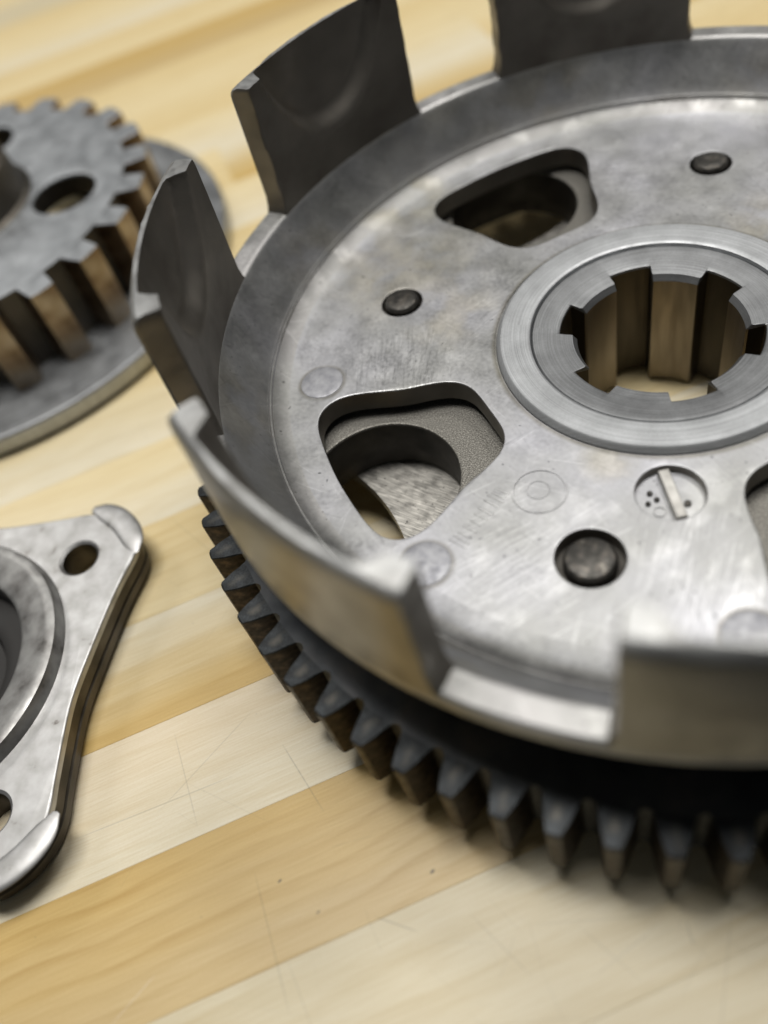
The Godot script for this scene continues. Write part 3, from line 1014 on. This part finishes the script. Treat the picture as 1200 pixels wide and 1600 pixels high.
# ---------------------------------------------------------------- clutch centre
func make_clutch_centre() -> void:
	var o := thing("clutch_centre", "grey splined clutch centre lying on its round flange behind the basket", "clutch centre")
	var c := Vector2(-8.22, 2.13)
	var turned := metal("turned aluminium", turned_texture(0.66, 81), noise_tex(82, 0.03, 512, 0.36, 0.55, 4), 0.92, 6.6)
	turned.uv1_offset = Vector3(0.5 - c.x / 6.6, 0.5, 0.5 + c.y / 6.6)
	var plain := metal("grey aluminium", ramp_tex(83, 0.012, [[0.0, Color(0.62, 0.635, 0.65)], [0.5, Color(0.68, 0.695, 0.71)], [1.0, Color(0.74, 0.755, 0.77)]], 512, 4), noise_tex(84, 0.02, 512, 0.42, 0.62, 4), 0.92, 3.0)
	var t := PackedVector3Array()
	lathe(t, [Vector2(1.7, TABLE + 0.002), Vector2(3.06, TABLE + 0.002), Vector2(3.12, TABLE + 0.03), Vector2(3.15, TABLE + 0.08), Vector2(3.15, -0.99), Vector2(3.13, -0.965), Vector2(3.09, -0.955), Vector2(2.62, -0.955), Vector2(2.56, -0.975), Vector2(2.2, -0.98), Vector2(1.7, -0.98)], 160, c, true)
	build("flange", t, turned, o, 32.0)
	var holes := []
	for k in 4:
		holes.append(circle(p2(1.53, 11.0 + 90.0 * k), 0.39, 44))
	var b := PackedVector3Array()
	var bw := PackedVector3Array()
	plate(b, bw, 0.6, 2.235, -0.33, -0.05, holes, [11.0, 101.0, 191.0, 281.0], 0.03)
	lathe(bw, [Vector2(2.235, -0.979), Vector2(2.235, -0.05)], 144)
	lathe(bw, [Vector2(1.98, -0.33), Vector2(1.98, -0.979)], 96)
	var bm := PackedVector3Array()
	for p in b:
		bm.append(p + Vector3(c.x, c.y, 0))
	var wall_metal := metal("dark root metal", ramp_tex(33, 0.01, [[0.0, Color(0.24, 0.225, 0.20)], [0.5, Color(0.35, 0.335, 0.31)], [1.0, Color(0.46, 0.44, 0.41)]], 256, 5), noise_tex(34, 0.02, 512, 0.46, 0.62, 5), 0.85, 3.4)  # darker metal on drum wall, hole walls and boss
	var body := build_many("spline_drum", [[bm, plain], [place(bw, c), wall_metal]], o, 32.0)
	var s := PackedVector3Array()
	lathe(s, [Vector2(0.5, -0.6), Vector2(0.95, -0.6), Vector2(1.08, -0.052), Vector2(1.06, -0.03), Vector2(1.02, -0.01), Vector2(0.99, 0.06), Vector2(0.97, 0.35), Vector2(0.96, 0.38), Vector2(0.90, 0.395), Vector2(0.62, 0.395), Vector2(0.57, 0.37), Vector2(0.55, -0.3)], 96, c)
	build("boss", s, wall_metal, o, 40.0)
	# 24 splines: one along +x, copied round
	var tt := PackedVector3Array()
	var h := deg_to_rad(4.6)
	var to := PackedVector2Array([Vector2(2.235 * cos(h), -2.235 * sin(h)), Vector2(2.29, -0.165), Vector2(2.46, -0.150), Vector2(2.505, -0.138), Vector2(2.515, -0.06), Vector2(2.515, 0.06), Vector2(2.505, 0.138), Vector2(2.46, 0.150), Vector2(2.29, 0.165), Vector2(2.235 * cos(h), 2.235 * sin(h))])
	to = positive(to)
	var ts := PackedVector3Array()
	wall(ts, to, -0.979, to, -0.06)
	wall(tt, to, -0.06, grown(to, -0.008), -0.052)
	cap(tt, grown(to, -0.008), -0.052, true)
	var flank := metal("rust and reflection spline flank", ramp_tex(85, 0.012, [[0.0, Color(0.36, 0.31, 0.25)], [0.4, Color(0.52, 0.455, 0.38)], [0.7, Color(0.60, 0.55, 0.48)], [1.0, Color(0.66, 0.62, 0.57)]], 256, 5), noise_tex(84, 0.02, 512, 0.30, 0.46, 4), 0.9, 1.7)  # rust stain, with the wood's brown reflection painted in
	var mesh := solid(ts, flank, 30.0, 0.0, false, Vector2.ZERO, solid(tt, plain, 30.0))
	for i in 24:
		var m := MeshInstance3D.new()
		m.name = "spline"
		m.mesh = mesh
		m.rotation.y = deg_to_rad(-34.6 + 15.0 * i)
		m.position = Vector3(c.x, 0, -c.y) * S
		body.add_child(m, true)

# ---------------------------------------------------------------- lifter plate
func make_lifter_plate() -> void:
	var o := thing("bearing_flange", "bright aluminium flange plate with round seat and grimy edges, left of the gear ring", "flange plate")
	var c := Vector2(-5.88, -3.26)
	var bright := metal("polished dirty aluminium", ramp_tex(95, 0.016, [[0.0, Color(0.30, 0.29, 0.27)], [0.10, Color(0.56, 0.55, 0.54)], [0.20, Color(0.68, 0.68, 0.675)], [0.55, Color(0.74, 0.74, 0.74)], [1.0, Color(0.80, 0.805, 0.805)]], 512, 6), noise_tex(96, 0.02, 512, 0.40, 0.58, 5), 0.92, 2.2, noise_tex(97, 0.06, 512, 0.2, 0.8, 4), 0.0005)
	bright.uv1_offset = Vector3(0.13, 0.4, 0.31)
	var seat_m := metal("seat aluminium", ramp_tex(98, 0.02, [[0.0, Color(0.36, 0.355, 0.345)], [0.25, Color(0.54, 0.535, 0.53)], [0.6, Color(0.64, 0.64, 0.635)], [1.0, Color(0.72, 0.72, 0.715)]], 512, 5), noise_tex(99, 0.03, 512, 0.40, 0.62, 5), 0.9, 3.1, noise_tex(97, 0.06, 512, 0.2, 0.8, 4), 0.0008)
	var raw := metal("grimy shaded edge", ramp_tex(33, 0.01, [[0.0, Color(0.20, 0.19, 0.17)], [0.5, Color(0.34, 0.32, 0.29)], [0.8, Color(0.42, 0.40, 0.37)], [1.0, Color(0.56, 0.54, 0.51)]], 512, 5), noise_tex(34, 0.02, 512, 0.38, 0.56, 5), 0.85, 2.4, noise_tex(97, 0.06, 512, 0.2, 0.8, 4), 0.002)  # dirt on the sides, with their shaded wood reflection painted in
	var side_ := [Vector2(1.535, 1.407), Vector2(1.513, 0.966), Vector2(1.528, 0.357), Vector2(1.554, -0.017), Vector2(1.625, -0.342), Vector2(1.715, -0.685), Vector2(1.770, -0.88), Vector2(1.775, -1.07), Vector2(1.715, -1.26), Vector2(1.60, -1.42)]
	var pts := []
	for k in 4:
		for p in side_:
			pts.append(p.rotated(-PI / 2 * k))
	var outline := PackedVector2Array()
	var n := pts.size()
	for i in n:
		for s in 4:
			outline.append((pts[i] as Vector2).cubic_interpolate(pts[(i + 1) % n], pts[(i + n - 1) % n], pts[(i + 2) % n], s / 4.0))
	outline = positive(outline)
	# body: the side wall has a parting line half way up
	var zt := -0.87
	var t := PackedVector3Array()
	var steps := [[TABLE + 0.002, -0.05], [TABLE + 0.04, -0.012], [TABLE + 0.08, 0.0], [-1.065, 0.006], [-1.05, -0.010], [-1.04, -0.010], [-1.03, 0.002], [-0.93, -0.004], [-0.885, -0.010], [-0.876, -0.016], [zt, -0.028]]
	var ts := PackedVector3Array()
	var prev := grown(outline, steps[0][1])
	for i in range(1, steps.size()):
		var nx := grown(outline, steps[i][1])
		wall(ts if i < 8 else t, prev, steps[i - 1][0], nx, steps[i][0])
		prev = nx
	# the top face, cut at the holes
	var holes := []
	for k in 4:
		holes.append(circle(p2(1.62, 52.0 - 90.0 * k), 0.168, 36))
	for pass_ in 2:
		for k in 4:
			var d := 52.0 - 90.0 * k
			var sec := PackedVector2Array([p2(0.96, d)])
			sec.append(p2(4.0, d)); sec.append(p2(5.6, d + 45.0)); sec.append(p2(4.0, d + 90.0))
			for i in 13:
				sec.append(p2(0.96, d + 90.0 - 7.5 * i))
			sec.remove_at(sec.size() - 1)
			for q in Geometry2D.intersect_polygons(prev if pass_ == 0 else grown(outline, -0.05), sec):
				var parts := [q]
				for hh in holes:
					var nx2 := []
					for pc in parts:
						for z in Geometry2D.clip_polygons(pc, grown(hh, 0.025 if pass_ == 0 else 0.0)):
							nx2.append(z)
					parts = nx2
				for pc in parts:
					cap(t, pc, zt if pass_ == 0 else TABLE + 0.002, pass_ == 0)
	for hh in holes:
		var a: PackedVector2Array = hh.duplicate()
		var b := grown(hh, 0.025)
		a.reverse(); b.reverse()
		wall(ts, a, TABLE + 0.002, a, zt - 0.02)
		wall(t, a, zt - 0.02, b, zt)
	build_many("flange_body", [[place(t, c), bright], [place(ts, c), raw]], o, 36.0)
	var s := PackedVector3Array()
	lathe(s, [Vector2(0.945, TABLE + 0.01), Vector2(0.945, TABLE + 0.003), Vector2(1.30, TABLE + 0.003), Vector2(1.33, -0.875), Vector2(1.315, -0.86), Vector2(1.300, -0.78), Vector2(1.285, -0.755), Vector2(1.25, -0.745), Vector2(1.20, -0.748), Vector2(1.06, -0.785), Vector2(0.985, -0.80), Vector2(0.955, -0.82), Vector2(0.945, -0.87)], 120, c, true)
	build("bearing_seat", s, seat_m, o, 36.0)
	var pit_floor := PackedVector3Array()  # added black floor that paints the shade inside the bore
	lathe(pit_floor, [Vector2(0.943, TABLE + 0.006), Vector2(0.943, -1.09), Vector2(0.90, -1.075), Vector2(0.74, -1.075), Vector2(0.66, -1.10), Vector2(0.62, -1.18), Vector2(0.0005, -1.185)], 80, c)
	var pit_shade := StandardMaterial3D.new()
	pit_shade.resource_name = "black rubber"
	pit_shade.albedo_color = Color(0.11, 0.105, 0.10)
	pit_shade.roughness = 0.6
	build("pit_shade_floor", pit_floor, pit_shade, o, 36.0)
	for k in 4:
		var path := []
		for i in 17:
			var d := 53.0 - 90.0 * k - 9.5 + 19.0 * i / 16.0
			path.append(pol(2.11 - 0.0006 * pow(d - 52.0 + 90.0 * k, 2.0), d, zt - 0.01))
		var b := PackedVector3Array()
		tube(b, path, 0.12, 16, 0.27)
		build("edge_bead", place(b, c), bright, o, 60.0)

func place(t: PackedVector3Array, c: Vector2) -> PackedVector3Array:
	var r := PackedVector3Array()
	for p in t:
		r.append(p + Vector3(c.x, c.y, 0))
	return r
